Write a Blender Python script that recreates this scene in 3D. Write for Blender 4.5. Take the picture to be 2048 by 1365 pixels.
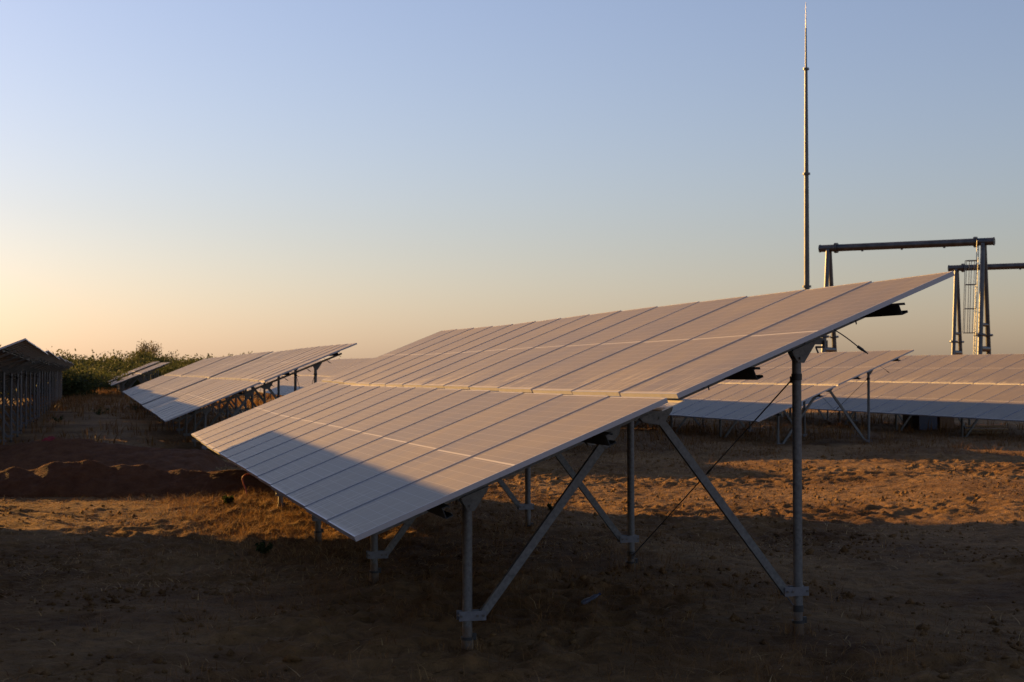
import bpy, bmesh, math, random
import numpy as np
from mathutils import Vector, Matrix
random.seed(7); rng = np.random.default_rng(11)
R = math.radians
for o in list(bpy.data.objects): bpy.data.objects.remove(o)
scene = bpy.context.scene
col = scene.collection

# ------------------------------------------------------------------ camera
CAM_Z = 1.91
cd = bpy.data.cameras.new('camera'); cam = bpy.data.objects.new('camera', cd); col.objects.link(cam)
cam.location = (0, 0, CAM_Z); cam.rotation_euler = (R(91.0), 0, 0)
cd.sensor_width = 36.0; cd.lens = 2992.3 / 2048 * 36.0
cd.clip_start = 0.1; cd.clip_end = 5000
cd.dof.use_dof = True; cd.dof.focus_distance = 11.0; cd.dof.aperture_fstop = 7.1
scene.camera = cam
# ------------------------------------------------------------------ sky and sun
SUN_AZ = 54.0      # degrees left of the viewing direction (+Y)
SUN_EL = 13.3
w = bpy.data.worlds.new('World'); scene.world = w; w.use_nodes = True
nt = w.node_tree; nt.nodes.clear()
out = nt.nodes.new('ShaderNodeOutputWorld'); bg = nt.nodes.new('ShaderNodeBackground')
sky = nt.nodes.new('ShaderNodeTexSky'); sky.sky_type = 'NISHITA'; sky.sun_disc = False
sky.sun_elevation = R(SUN_EL); sky.sun_rotation = R(-SUN_AZ)
sky.altitude = 0; sky.air_density = 1.35; sky.dust_density = 0.8; sky.ozone_density = 2.5
bg.inputs['Strength'].default_value = 0.053
wb = nt.nodes.new('ShaderNodeMix'); wb.data_type = 'RGBA'; wb.blend_type = 'MULTIPLY'; wb.inputs[0].default_value = 1.0    # camera white balance, whole sky alike
wb.inputs[7].default_value = (1.0, 0.94, 1.25, 1); nt.links.new(sky.outputs[0], wb.inputs[6]); hs = nt.nodes.new('ShaderNodeHueSaturation'); hs.inputs['Saturation'].default_value = 0.85; nt.links.new(wb.outputs[2], hs.inputs['Color']); nt.links.new(hs.outputs[0], bg.inputs[0]); nt.links.new(bg.outputs[0], out.inputs[0])
sd = bpy.data.lights.new('sun', 'SUN'); sun = bpy.data.objects.new('sun', sd); col.objects.link(sun)
sd.energy = 5.0; sd.angle = R(0.7); sd.color = (1.0, 0.55, 0.14)
to_sun = Vector((-math.sin(R(SUN_AZ)) * math.cos(R(SUN_EL)), math.cos(R(SUN_AZ)) * math.cos(R(SUN_EL)), math.sin(R(SUN_EL))))
sun.rotation_euler = to_sun.to_track_quat('Z', 'Y').to_euler()
sun.location = to_sun * 60
vs = scene.view_settings
scene.display_settings.display_device = 'sRGB'
vs.view_transform = 'Standard'; vs.look = 'None'; vs.gamma = 1.0; vs.exposure = 1.27; vs.use_curve_mapping = False

# ------------------------------------------------------------------ site axes: rows of tables run along U, slope up along N
YAW = 0.2735
U = np.array([-math.sin(YAW), math.cos(YAW)]); N = np.array([math.cos(YAW), math.sin(YAW)])
def un(u, n): p = u * U + n * N; return float(p[0]), float(p[1])
PXF = 2992.3; HOR = 682.5 + PXF * math.tan(R(1.0))
def ground_at(px, d): return ((px - 1024) / PXF * d, d)         # lateral place of something d metres ahead

# ------------------------------------------------------------------ materials
def mat(name):
    m = bpy.data.materials.new(name); m.use_nodes = True
    t = m.node_tree; b = t.nodes['Principled BSDF']
    return m, t, b
def nd(t, kind, **kw):
    n = t.nodes.new(kind)
    for k, v in kw.items():
        if k.startswith('i_'): n.inputs[k[2:].replace('_', ' ')].default_value = v
        else: setattr(n, k, v)
    return n
def ramp(t, stops):
    r = t.nodes.new('ShaderNodeValToRGB'); e = r.color_ramp.elements
    while len(e) < len(stops): e.new(0.5)
    for el, (p, c) in zip(e, stops): el.position = p; el.color = (*c, 1) if len(c) == 3 else c
    return r
def math_node(t, op, a=None, b=None, clamp=False):
    n = t.nodes.new('ShaderNodeMath'); n.operation = op; n.use_clamp = clamp
    for i, v in enumerate((a, b)):
        if v is None: continue
        if isinstance(v, (int, float)): n.inputs[i].default_value = v
        else: t.links.new(v, n.inputs[i])
    return n.outputs[0]
def mixc(t, fac, a, b):
    n = t.nodes.new('ShaderNodeMix'); n.data_type = 'RGBA'
    if isinstance(fac, (int, float)): n.inputs[0].default_value = fac
    else: t.links.new(fac, n.inputs[0])
    for i, v in ((6, a), (7, b)):
        if isinstance(v, tuple): n.inputs[i].default_value = (*v, 1)
        else: t.links.new(v, n.inputs[i])
    return n.outputs[2]

PLEN, PWID, PITCH, SEAM = 2.278, 1.121, 1.154, 0.075     # panel length up the slope, width, spacing along the row, gap between the two panel rows

def panel_material():
    m, t, b = mat('dusty_solar_glass'); L = t.links.new
    tc = nd(t, 'ShaderNodeTexCoord'); sp = nd(t, 'ShaderNodeSeparateXYZ'); L(tc.outputs['Object'], sp.inputs[0])
    oi = nd(t, 'ShaderNodeObjectInfo')
    x, y = sp.outputs[0], sp.outputs[1]
    def line(coord, pitch, half, offset=0.0):                     # 1 on thin lines every pitch metres
        a = math_node(t, 'ADD', coord, offset + pitch / 2)
        a = math_node(t, 'MODULO', a, pitch); a = math_node(t, 'SUBTRACT', a, pitch / 2)
        a = math_node(t, 'ABSOLUTE', a)
        return math_node(t, 'LESS_THAN', a, half)
    rows = line(x, 0.0935, 0.0022, 0.0115 + 0.0935 * 3)
    cols = line(y, 0.1845, 0.0020, 0.0135 + 0.1845)
    bus = line(y, 0.0205, 0.0006, 0.0)
    mid = math_node(t, 'LESS_THAN', math_node(t, 'ABSOLUTE', math_node(t, 'SUBTRACT', x, PLEN / 2)), 0.0085)
    cells = mixc(t, math_node(t, 'MULTIPLY', bus, 0.12), (0.012, 0.014, 0.024), (0.12, 0.12, 0.13))
    cells = mixc(t, math_node(t, 'MULTIPLY', math_node(t, 'MAXIMUM', rows, math_node(t, 'MULTIPLY', cols, 0.9)), 0.33), cells, (0.55, 0.54, 0.52))
    cells = mixc(t, math_node(t, 'MULTIPLY', mid, 0.55), cells, (0.78, 0.76, 0.74))
    # dust film, heavier along the lower frame, with rain streaks and wipe marks
    mp = nd(t, 'ShaderNodeMapping'); L(tc.outputs['Object'], mp.inputs[0]); mp.inputs['Scale'].default_value = (1.0, 9.0, 1.0)
    va = nd(t, 'ShaderNodeVectorMath', operation='ADD'); L(mp.outputs[0], va.inputs[0])
    vr = nd(t, 'ShaderNodeVectorMath', operation='SCALE'); vr.inputs[0].default_value = (37.0, 91.0, 13.0); L(oi.outputs['Random'], vr.inputs['Scale'])
    L(vr.outputs[0], va.inputs[1])
    n1 = nd(t, 'ShaderNodeTexNoise', i_Scale=2.2, i_Detail=6.0, i_Roughness=0.65); L(va.outputs[0], n1.inputs['Vector'])
    vb = nd(t, 'ShaderNodeVectorMath', operation='ADD'); L(tc.outputs['Object'], vb.inputs[0]); L(vr.outputs[0], vb.inputs[1])
    n2 = nd(t, 'ShaderNodeTexNoise', i_Scale=1.6, i_Detail=5.0, i_Roughness=0.6, i_Distortion=0.6); L(vb.outputs[0], n2.inputs['Vector'])
    low = nd(t, 'ShaderNodeMapRange', clamp=True); L(x, low.inputs['Value']); low.inputs['From Min'].default_value = 0.55; low.inputs['From Max'].default_value = 0.0
    rim = nd(t, 'ShaderNodeMapRange', clamp=True); L(x, rim.inputs['Value']); rim.inputs['From Min'].default_value = 0.05; rim.inputs['From Max'].default_value = 0.012
    streak = ramp(t, [(0.52, (0, 0, 0)), (0.66, (1, 1, 1))]); L(n1.outputs[0], streak.inputs[0])
    st = math_node(t, 'MULTIPLY', streak.outputs[0], math_node(t, 'ADD', math_node(t, 'MULTIPLY', low.outputs[0], 0.55), 0.06))
    soft = math_node(t, 'MULTIPLY', math_node(t, 'SUBTRACT', n2.outputs[0], 0.5), 0.35)
    per = math_node(t, 'MULTIPLY', math_node(t, 'SUBTRACT', oi.outputs['Random'], 0.5), 0.08)
    d = math_node(t, 'ADD', math_node(t, 'ADD', 0.46, soft), math_node(t, 'ADD', st, per))
    d = math_node(t, 'ADD', d, math_node(t, 'MULTIPLY', rim.outputs[0], 0.28), True)
    c = mixc(t, d, cells, (0.275, 0.21, 0.115))
    c = mixc(t, math_node(t, 'MULTIPLY', st, 0.75), c, (0.50, 0.47, 0.42))
    c = mixc(t, math_node(t, 'MULTIPLY', rim.outputs[0], 0.45), c, (0.48, 0.44, 0.38))
    # small droppings and specks
    vo = nd(t, 'ShaderNodeTexVoronoi', i_Scale=3.0); L(vb.outputs[0], vo.inputs['Vector'])
    sep = nd(t, 'ShaderNodeSeparateColor'); L(vo.outputs['Color'], sep.inputs[0])
    sp2 = math_node(t, 'MULTIPLY', math_node(t, 'LESS_THAN', vo.outputs['Distance'], 0.035), math_node(t, 'GREATER_THAN', sep.outputs[0], 0.93))
    c = mixc(t, sp2, c, (0.10, 0.05, 0.035))
    L(c, b.inputs['Base Color'])
    rr = math_node(t, 'ADD', 0.41, math_node(t, 'MULTIPLY', d, 0.24)); L(rr, b.inputs['Roughness'])
    b.inputs['IOR'].default_value = 1.6
    return m
def metal(name, c, rough, metallic, nscale, spread, bump=0.0):
    m, t, b = mat(name); L = t.links.new
    tc = nd(t, 'ShaderNodeTexCoord'); oi = nd(t, 'ShaderNodeObjectInfo')
    n = nd(t, 'ShaderNodeTexNoise', i_Scale=nscale, i_Detail=5.0, i_Roughness=0.65); L(tc.outputs['Object'], n.inputs['Vector'])
    r = ramp(t, [(0.3, tuple(v * (1 - spread) for v in c)), (0.7, tuple(min(1, v * (1 + spread)) for v in c))]); L(n.outputs[0], r.inputs[0])
    L(r.outputs[0], b.inputs['Base Color'])
    b.inputs['Metallic'].default_value = metallic
    L(math_node(t, 'ADD', rough - 0.1, math_node(t, 'MULTIPLY', n.outputs[0], 0.2)), b.inputs['Roughness'])
    return m
def plain(name, c, rough=0.6, metallic=0.0, nscale=12.0, spread=0.25):
    return metal(name, c, rough, metallic, nscale, spread)

M = {}
M['glass'] = panel_material()
M['alu'] = metal('anodised_aluminium', (0.33, 0.32, 0.34), 0.45, 0.45, 20, 0.06)
M['plate'] = metal('zinc_plate', (0.13, 0.135, 0.155), 0.45, 0.45, 30, 0.2)
M['bar'] = metal('pale_light_stop', (0.55, 0.50, 0.44), 0.5, 0.2, 20, 0.1)  # added strip, its pale tone stands in for the sunlit band at the seam
def galv_material():
    m = metal('galvanised_steel', (0.125, 0.125, 0.124), 0.55, 0.5, 34, 0.38); t = m.node_tree; b = t.nodes['Principled BSDF']; L = t.links.new
    src = b.inputs['Base Color'].links[0].from_socket
    tc = nd(t, 'ShaderNodeTexCoord'); spz = nd(t, 'ShaderNodeSeparateXYZ'); L(tc.outputs['Object'], spz.inputs[0])
    n = nd(t, 'ShaderNodeTexNoise', i_Scale=14.0, i_Detail=5.0, i_Roughness=0.7); L(tc.outputs['Object'], n.inputs['Vector'])
    edge = math_node(t, 'ADD', spz.outputs[2], math_node(t, 'MULTIPLY', math_node(t, 'SUBTRACT', n.outputs[0], 0.5), 0.5))
    mr = nd(t, 'ShaderNodeMapRange', clamp=True); L(edge, mr.inputs['Value']); mr.inputs['From Min'].default_value = 0.16; mr.inputs['From Max'].default_value = -0.02
    L(mixc(t, math_node(t, 'MULTIPLY', mr.outputs[0], 0.85), src, (0.12, 0.07, 0.035)), b.inputs['Base Color'])
    return m
M['galv'] = galv_material()
M['galv_plain'] = metal('galvanised_plain', (0.14, 0.14, 0.138), 0.55, 0.55, 26, 0.28)
M['galv_far'] = metal('weathered_galvanised_tube', (0.075, 0.076, 0.08), 0.40, 0.7, 2.2, 0.35)
M['purlin'] = metal('shaded_galvanised_channel', (0.05, 0.05, 0.048), 0.55, 0.5, 18, 0.25)  # galvanised steel with the shade under the panels put into its colour
M['black'] = plain('black_rubber', (0.015, 0.015, 0.016), 0.55)
M['wire'] = metal('steel_tie_rod', (0.10, 0.09, 0.085), 0.5, 0.6, 30, 0.3)
M['red'] = plain('red_cloth', (0.16, 0.008, 0.012), 0.9)
M['conduit'] = plain('red_conduit', (0.30, 0.05, 0.025), 0.6)
M['blue'] = plain('blue_plastic', (0.012, 0.018, 0.06), 0.5)
M['card'] = plain('brown_cardboard', (0.22, 0.13, 0.075), 0.9)
M['greybox'] = plain('grey_carton', (0.2, 0.19, 0.18), 0.9)
M['wood'] = plain('raw_plank', (0.38, 0.25, 0.13), 0.85)
M['bark'] = plain('bark', (0.09, 0.06, 0.045), 0.95, 0, 6, 0.3)

def bottle_material():
    m, t, b = mat('clear_blue_plastic')
    b.inputs['Base Color'].default_value = (0.10, 0.12, 0.18, 1); b.inputs['Roughness'].default_value = 0.3
    b.inputs['Transmission Weight'].default_value = 0.55; b.inputs['IOR'].default_value = 1.4
    return m
M['bottle'] = bottle_material()

def soil_material():
    m, t, b = mat('sandy_soil'); L = t.links.new
    tc = nd(t, 'ShaderNodeTexCoord'); g = nd(t, 'ShaderNodeNewGeometry')
    P = g.outputs['Position']
    a = nd(t, 'ShaderNodeTexNoise', i_Scale=0.35, i_Detail=6.0, i_Roughness=0.6); L(P, a.inputs['Vector'])
    f = nd(t, 'ShaderNodeTexNoise', i_Scale=7.0, i_Detail=8.0, i_Roughness=0.7); L(P, f.inputs['Vector'])
    k = nd(t, 'ShaderNodeTexNoise', i_Scale=60.0, i_Detail=4.0, i_Roughness=0.7); L(P, k.inputs['Vector'])
    g2 = nd(t, 'ShaderNodeTexNoise', i_Scale=22.0, i_Detail=3.0, i_Roughness=0.6, i_Distortion=0.8); L(P, g2.inputs['Vector'])
    ra = ramp(t, [(0.32, (0.10, 0.047, 0.017)), (0.5, (0.185, 0.100, 0.038)), (0.68, (0.26, 0.152, 0.064))]); L(a.outputs[0], ra.inputs[0])
    rf = ramp(t, [(0.3, (0.42, 0.40, 0.38)), (0.5, (0.9, 0.9, 0.9)), (0.72, (1.35, 1.3, 1.22))]); L(f.outputs[0], rf.inputs[0])
    mx = nd(t, 'ShaderNodeMix', data_type='RGBA', blend_type='MULTIPLY'); mx.inputs[0].default_value = 0.85
    L(ra.outputs[0], mx.inputs[6]); L(rf.outputs[0], mx.inputs[7])
    fleck = ramp(t, [(0.64, (0, 0, 0)), (0.70, (1, 1, 1))]); L(k.outputs[0], fleck.inputs[0])
    c = mixc(t, math_node(t, 'MULTIPLY', fleck.outputs[0], 0.35), mx.outputs[2], (0.30, 0.21, 0.12))
    L(c, b.inputs['Base Color']); b.inputs['Roughness'].default_value = 0.95; b.inputs['Specular IOR Level'].default_value = 0.15
    bp = nd(t, 'ShaderNodeBump', i_Strength=1.0, i_Distance=0.06); L(math_node(t, 'ADD', f.outputs[0], math_node(t, 'ADD', math_node(t, 'MULTIPLY', k.outputs[0], 0.2), math_node(t, 'MULTIPLY', g2.outputs[0], 0.5))), bp.inputs['Height'])
    L(bp.outputs[0], b.inputs['Normal'])
    return m
M['soil'] = soil_material()
def heap_material():
    m, t, b = mat('turned_red_soil'); L = t.links.new
    g = nd(t, 'ShaderNodeNewGeometry')
    f = nd(t, 'ShaderNodeTexNoise', i_Scale=5.0, i_Detail=8.0, i_Roughness=0.7); L(g.outputs['Position'], f.inputs['Vector'])
    r = ramp(t, [(0.3, (0.075, 0.028, 0.012)), (0.7, (0.15, 0.064, 0.028))]); L(f.outputs[0], r.inputs[0]); L(r.outputs[0], b.inputs['Base Color'])
    b.inputs['Roughness'].default_value = 0.95; b.inputs['Specular IOR Level'].default_value = 0.15
    bp = nd(t, 'ShaderNodeBump', i_Strength=1.0, i_Distance=0.11); L(f.outputs[0], bp.inputs['Height']); L(bp.outputs[0], b.inputs['Normal'])
    return m
M['heap'] = heap_material()
def leafy(name, stops, transl=0.35):
    m, t, b = mat(name); L = t.links.new
    at = nd(t, 'ShaderNodeAttribute', attribute_name='tone'); r = ramp(t, stops); L(at.outputs['Fac'], r.inputs[0])
    L(r.outputs[0], b.inputs['Base Color']); b.inputs['Roughness'].default_value = 0.75; b.inputs['Specular IOR Level'].default_value = 0.2
    tr = nd(t, 'ShaderNodeBsdfTranslucent'); L(r.outputs[0], tr.inputs[0])
    ms = nd(t, 'ShaderNodeMixShader'); ms.inputs[0].default_value = transl
    L(b.outputs[0], ms.inputs[1]); L(tr.outputs[0], ms.inputs[2]); L(ms.outputs[0], t.nodes['Material Output'].inputs[0])
    return m
M['straw'] = leafy('dry_grass', [(0.0, (0.11, 0.048, 0.016)), (0.45, (0.26, 0.135, 0.048)), (0.8, (0.40, 0.25, 0.10)), (1.0, (0.52, 0.37, 0.18))], 0.35)
M['weed'] = leafy('green_weed', [(0.0, (0.014, 0.024, 0.008)), (1.0, (0.05, 0.07, 0.018))], 0.4)
M['leaf'] = leafy('bush_leaves', [(0.0, (0.028, 0.036, 0.012)), (0.5, (0.058, 0.068, 0.02)), (1.0, (0.11, 0.105, 0.034))], 0.4)
M['leafpale'] = leafy('dry_tree_leaves', [(0.0, (0.08, 0.075, 0.04)), (1.0, (0.17, 0.14, 0.08))], 0.4)

# ------------------------------------------------------------------ mesh helpers
class MB:
    def __init__(s): s.v = []; s.f = []; s.m = []
    def add(s, vs, fs, mi=0):
        o = len(s.v); s.v += [tuple(map(float, p)) for p in vs]; s.f += [tuple(i + o for i in f) for f in fs]; s.m += [mi] * len(fs)
    def box(s, o, ax, ay, az, mi=0):              # corner and three edge vectors (right-handed)
        o, ax, ay, az = map(lambda q: np.array(q, float), (o, ax, ay, az))
        p = [o, o + ax, o + ax + ay, o + ay]; p += [q + az for q in p]
        s.add(p, [(3, 2, 1, 0), (4, 5, 6, 7), (0, 1, 5, 4), (1, 2, 6, 5), (2, 3, 7, 6), (3, 0, 4, 7)], mi)
    def tube(s, a, b, ra, rb=None, n=14, caps=True, mi=0):
        a = np.array(a, float); b = np.array(b, float); rb = ra if rb is None else rb
        d = b - a; d /= np.linalg.norm(d); h = np.array([0, 0, 1.]) if abs(d[2]) < 0.9 else np.array([1., 0, 0])
        e1 = np.cross(d, h); e1 /= np.linalg.norm(e1); e2 = np.cross(d, e1)
        vs = []
        for c, r in ((a, ra), (b, rb)):
            for k in range(n):
                t = 2 * math.pi * k / n; vs.append(c + r * (math.cos(t) * e1 + math.sin(t) * e2))
        fs = [(k, k + n, (k + 1) % n + n, (k + 1) % n) for k in range(n)]
        if caps: fs += [tuple(range(n)), tuple(range(2 * n - 1, n - 1, -1))]
        s.add(vs, fs, mi)
    def prism(s, pts, vec, mi=0):                 # planar polygon pushed along vec
        pts = [np.array(p, float) for p in pts]; vec = np.array(vec, float); n = len(pts)
        s.add(pts + [p + vec for p in pts], [tuple(range(n - 1, -1, -1)), tuple(range(n, 2 * n))] + [(k, (k + 1) % n, (k + 1) % n + n, k + n) for k in range(n)], mi)
    def mesh(s, name, mats, smooth=False):
        me = bpy.data.meshes.new(name); me.from_pydata(s.v, [], s.f)
        for q in (mats if isinstance(mats, (list, tuple)) else [mats]): me.materials.append(q)
        if any(s.m): me.polygons.foreach_set('material_index', s.m)
        bm = bmesh.new(); bm.from_mesh(me); bmesh.ops.recalc_face_normals(bm, faces=bm.faces); bm.to_mesh(me); bm.free()
        if smooth:
            me.polygons.foreach_set('use_smooth', [True] * len(me.polygons))
            try: me.set_sharp_from_angle(angle=R(40))
            except Exception: pass
        me.update(); return me
def link(name, me, parent=None):
    o = bpy.data.objects.new(name, me); col.objects.link(o)
    if parent: o.parent = parent
    return o
def tag(o, label=None, cat=None, group=None, kind=None):
    for k, v in (('label', label), ('category', cat), ('group', group), ('kind', kind)):
        if v: o[k] = v
    return o
def empty(name, loc, rz=0):
    o = bpy.data.objects.new(name, None); o.empty_display_size = 0.3; col.objects.link(o); o.location = loc; o.rotation_euler = (0, 0, rz); return o

# ------------------------------------------------------------------ noise and ground height
def _hash(ix, iy, seed):
    h = (ix.astype(np.int64) * 374761393 + iy.astype(np.int64) * 668265263 + seed * 1442695041) & 0xffffffff
    h = ((h ^ (h >> 13)) * 1274126177) & 0xffffffff
    return ((h ^ (h >> 16)) & 0xffff) / 65535.0
def vnoise(x, y, seed=0):
    ix = np.floor(x); iy = np.floor(y); fx = x - ix; fy = y - iy
    fx = fx * fx * fx * (fx * (fx * 6 - 15) + 10); fy = fy * fy * fy * (fy * (fy * 6 - 15) + 10)
    a = _hash(ix, iy, seed); b = _hash(ix + 1, iy, seed); c = _hash(ix, iy + 1, seed); d = _hash(ix + 1, iy + 1, seed)
    return (a * (1 - fx) + b * fx) * (1 - fy) + (c * (1 - fx) + d * fx) * fy
def fbm(x, y, octv, seed=0, gain=0.5):
    s = 0; a = 1; t = 0
    for k in range(octv):
        s = s + a * vnoise(x * 2 ** k + 17.3 * k, y * 2 ** k - 9.1 * k, seed + k); t += a; a *= gain
    return s / t
def sstep(x, a, b):
    t = np.clip((x - a) / (b - a), 0, 1); return t * t * (3 - 2 * t)
def ground_base(x, y):
    u = x * U[0] + y * U[1]; n = x * N[0] + y * N[1]
    z = -0.03 - 0.0035 * np.maximum(u - 16, 0) * (1 - sstep(u, 140, 400) * 0.5)
    z = z - 0.17 * sstep(n, 5.3, 7.6) * (1 - sstep(n, 11.0, 14.5)) * (1 - sstep(u, 27, 33))
    z = z + 0.10 * sstep(n, 12.5, 16.0) * sstep(u, 24, 31)
    z = z - 0.05 * (1 - sstep(u, 10.5, 14.0))
    z = z - 0.13 * sstep(u, 11.5, 15.5) * (1 - sstep(u, 18.5, 22.5)) * (1 - sstep(n, 1.6, 4.2))
    z = z + 0.10 * (fbm(x / 9.0, y / 9.0, 2, 40) - 0.5)
    return z
def ground_z(x, y):
    x = np.asarray(x, float); y = np.asarray(y, float)
    n = x * N[0] + y * N[1]
    d = np.hypot(x, y); fade = 1 - sstep(d, 45, 110)
    z = ground_base(x, y)
    churn = 0.45 + 0.9 * sstep(fbm(x / 3.1, y / 3.1, 2, 5), 0.38, 0.62)
    z = z + fade * 0.05 * (fbm(x / 1.3, y / 1.3, 2, 11) - 0.5)
    wx = x + 0.25 * (fbm(x / 0.7, y / 0.7, 2, 71) - 0.5); wy = y + 0.25 * (fbm(x / 0.7, y / 0.7, 2, 72) - 0.5)
    ridge = 1 - np.abs(2 * vnoise(wx / 0.42, wy / 0.42, 21) - 1)
    ridge2 = 1 - np.abs(2 * vnoise(wx / 0.19, wy / 0.19, 22) - 1)
    z = z + fade * churn * (0.050 * (ridge - 0.5) + 0.055 * (ridge2 - 0.5) + 0.034 * (vnoise(x / 0.10, y / 0.10, 23) - 0.5))
    return z
def gz(x, y): return float(ground_z(np.array([x]), np.array([y]))[0])

def spacing(lo, hi, step, far, grow):
    mid = list(np.arange(lo, hi, step)); a = []; s = step; p = lo
    while p > -far: s *= grow; p -= s; a.append(p)
    b = []; s = step; p = mid[-1]
    while p < far: s *= grow; p += s; b.append(p)
    return np.array(a[::-1] + mid + b)
xs = spacing(-9.5, 12.5, 0.043, 900, 1.11); ys = spacing(7.6, 31.0, 0.043, 1500, 1.09); ys = ys[ys > -120]
X, Y = np.meshgrid(xs, ys); Zg = ground_z(X, Y)
def grid_mesh(name, X, Y, Z, m):
    r, c = X.shape; me = bpy.data.meshes.new(name)
    v = np.stack([X, Y, Z], -1).reshape(-1, 3).astype(np.float32)
    i = np.arange(r * c).reshape(r, c); q = np.stack([i[:-1, :-1], i[:-1, 1:], i[1:, 1:], i[1:, :-1]], -1).reshape(-1, 4)
    me.vertices.add(len(v)); me.vertices.foreach_set('co', v.ravel())
    me.loops.add(q.size); me.loops.foreach_set('vertex_index', q.ravel().astype(np.int32))
    me.polygons.add(len(q)); me.polygons.foreach_set('loop_start', np.arange(0, q.size, 4, dtype=np.int32))
    me.polygons.foreach_set('use_smooth', np.ones(len(q), bool))
    me.materials.append(m); me.update(calc_edges=True); return me
tag(link('ground', grid_mesh('ground', X, Y, Zg, M['soil'])), 'sandy brown soil, trodden and uneven, between the rows of panels', 'ground', kind='structure')

# ------------------------------------------------------------------ solar tables
TILT = R(22.2); CT, ST = math.cos(TILT), math.sin(TILT)
CLEAR = 0.82                       # height of the lower panel edge over the table's own ground level
COLS = 14; TLEN = COLS * PITCH
INSET, BAY = 0.80, 3.58
def sp(s, h, y=0.0):               # a point s metres up the slope, h off the panel plane, y along the row (table space)
    return np.array([s * CT - h * ST, y, CLEAR + s * ST + h * CT])
EU = np.array([0, 1., 0]); ES = np.array([CT, 0, ST]); EH = np.array([-ST, 0, CT])
FT = 0.035
def panel_meshes():
    g = MB(); lip = 0.011
    g.box((lip, lip, -0.0075), (PLEN - 2 * lip, 0, 0), (0, PWID - 2 * lip, 0), (0, 0, 0.006))
    f = MB()
    f.box((0, 0, -FT), (lip, 0, 0), (0, PWID, 0), (0, 0, FT)); f.box((PLEN - lip, 0, -FT), (lip, 0, 0), (0, PWID, 0), (0, 0, FT))
    f.box((lip, 0, -FT), (PLEN - 2 * lip, 0, 0), (0, lip, 0), (0, 0, FT)); f.box((lip, PWID - lip, -FT), (PLEN - 2 * lip, 0, 0), (0, lip, 0), (0, 0, FT))
    j = MB(); j.box((PLEN / 2 - 0.04, 0.15, -0.026), (0.08, 0, 0), (0, 0.07, 0), (0, 0, 0.018))
    a = MB(); a.v = list(g.v); a.f = list(g.f); a.m = [0] * len(g.f); a.add(f.v, f.f, 1)
    return g.mesh('solar_panel', M['glass']), f.mesh('panel_frame', M['alu']), j.mesh('junction_box', M['black']), a.mesh('solar_panel_far', [M['glass'], M['alu']])
ME_GLASS, ME_FRAME, ME_JBOX, ME_FAR = panel_meshes()
PUR_S = (0.60, 1.80, 2.95, 4.15); PUR_T, PUR_B = -FT - 0.002, -FT - 0.078
RAF_T, RAF_B = PUR_B - 0.001, PUR_B - 0.043
def c_channel(mb, p0, along, web, flange, depth, fl, th):     # web plate and two flanges with lips; p0 is the web's top start
    along, web, flange = map(lambda q: np.array(q, float), (along, web, flange)); p0 = np.array(p0, float)
    mb.box(p0, along, web * depth, flange * th)
    mb.box(p0 + flange * th, along, web * th, flange * (fl - th)); mb.box(p0 + web * (depth - th) + flange * th, along, web * th, flange * (fl - th))
    mb.box(p0 + flange * (fl - th) + web * th, along, web * 0.013, flange * th); mb.box(p0 + flange * (fl - th) + web * (depth - th - 0.013), along, web * 0.013, flange * th)
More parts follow.
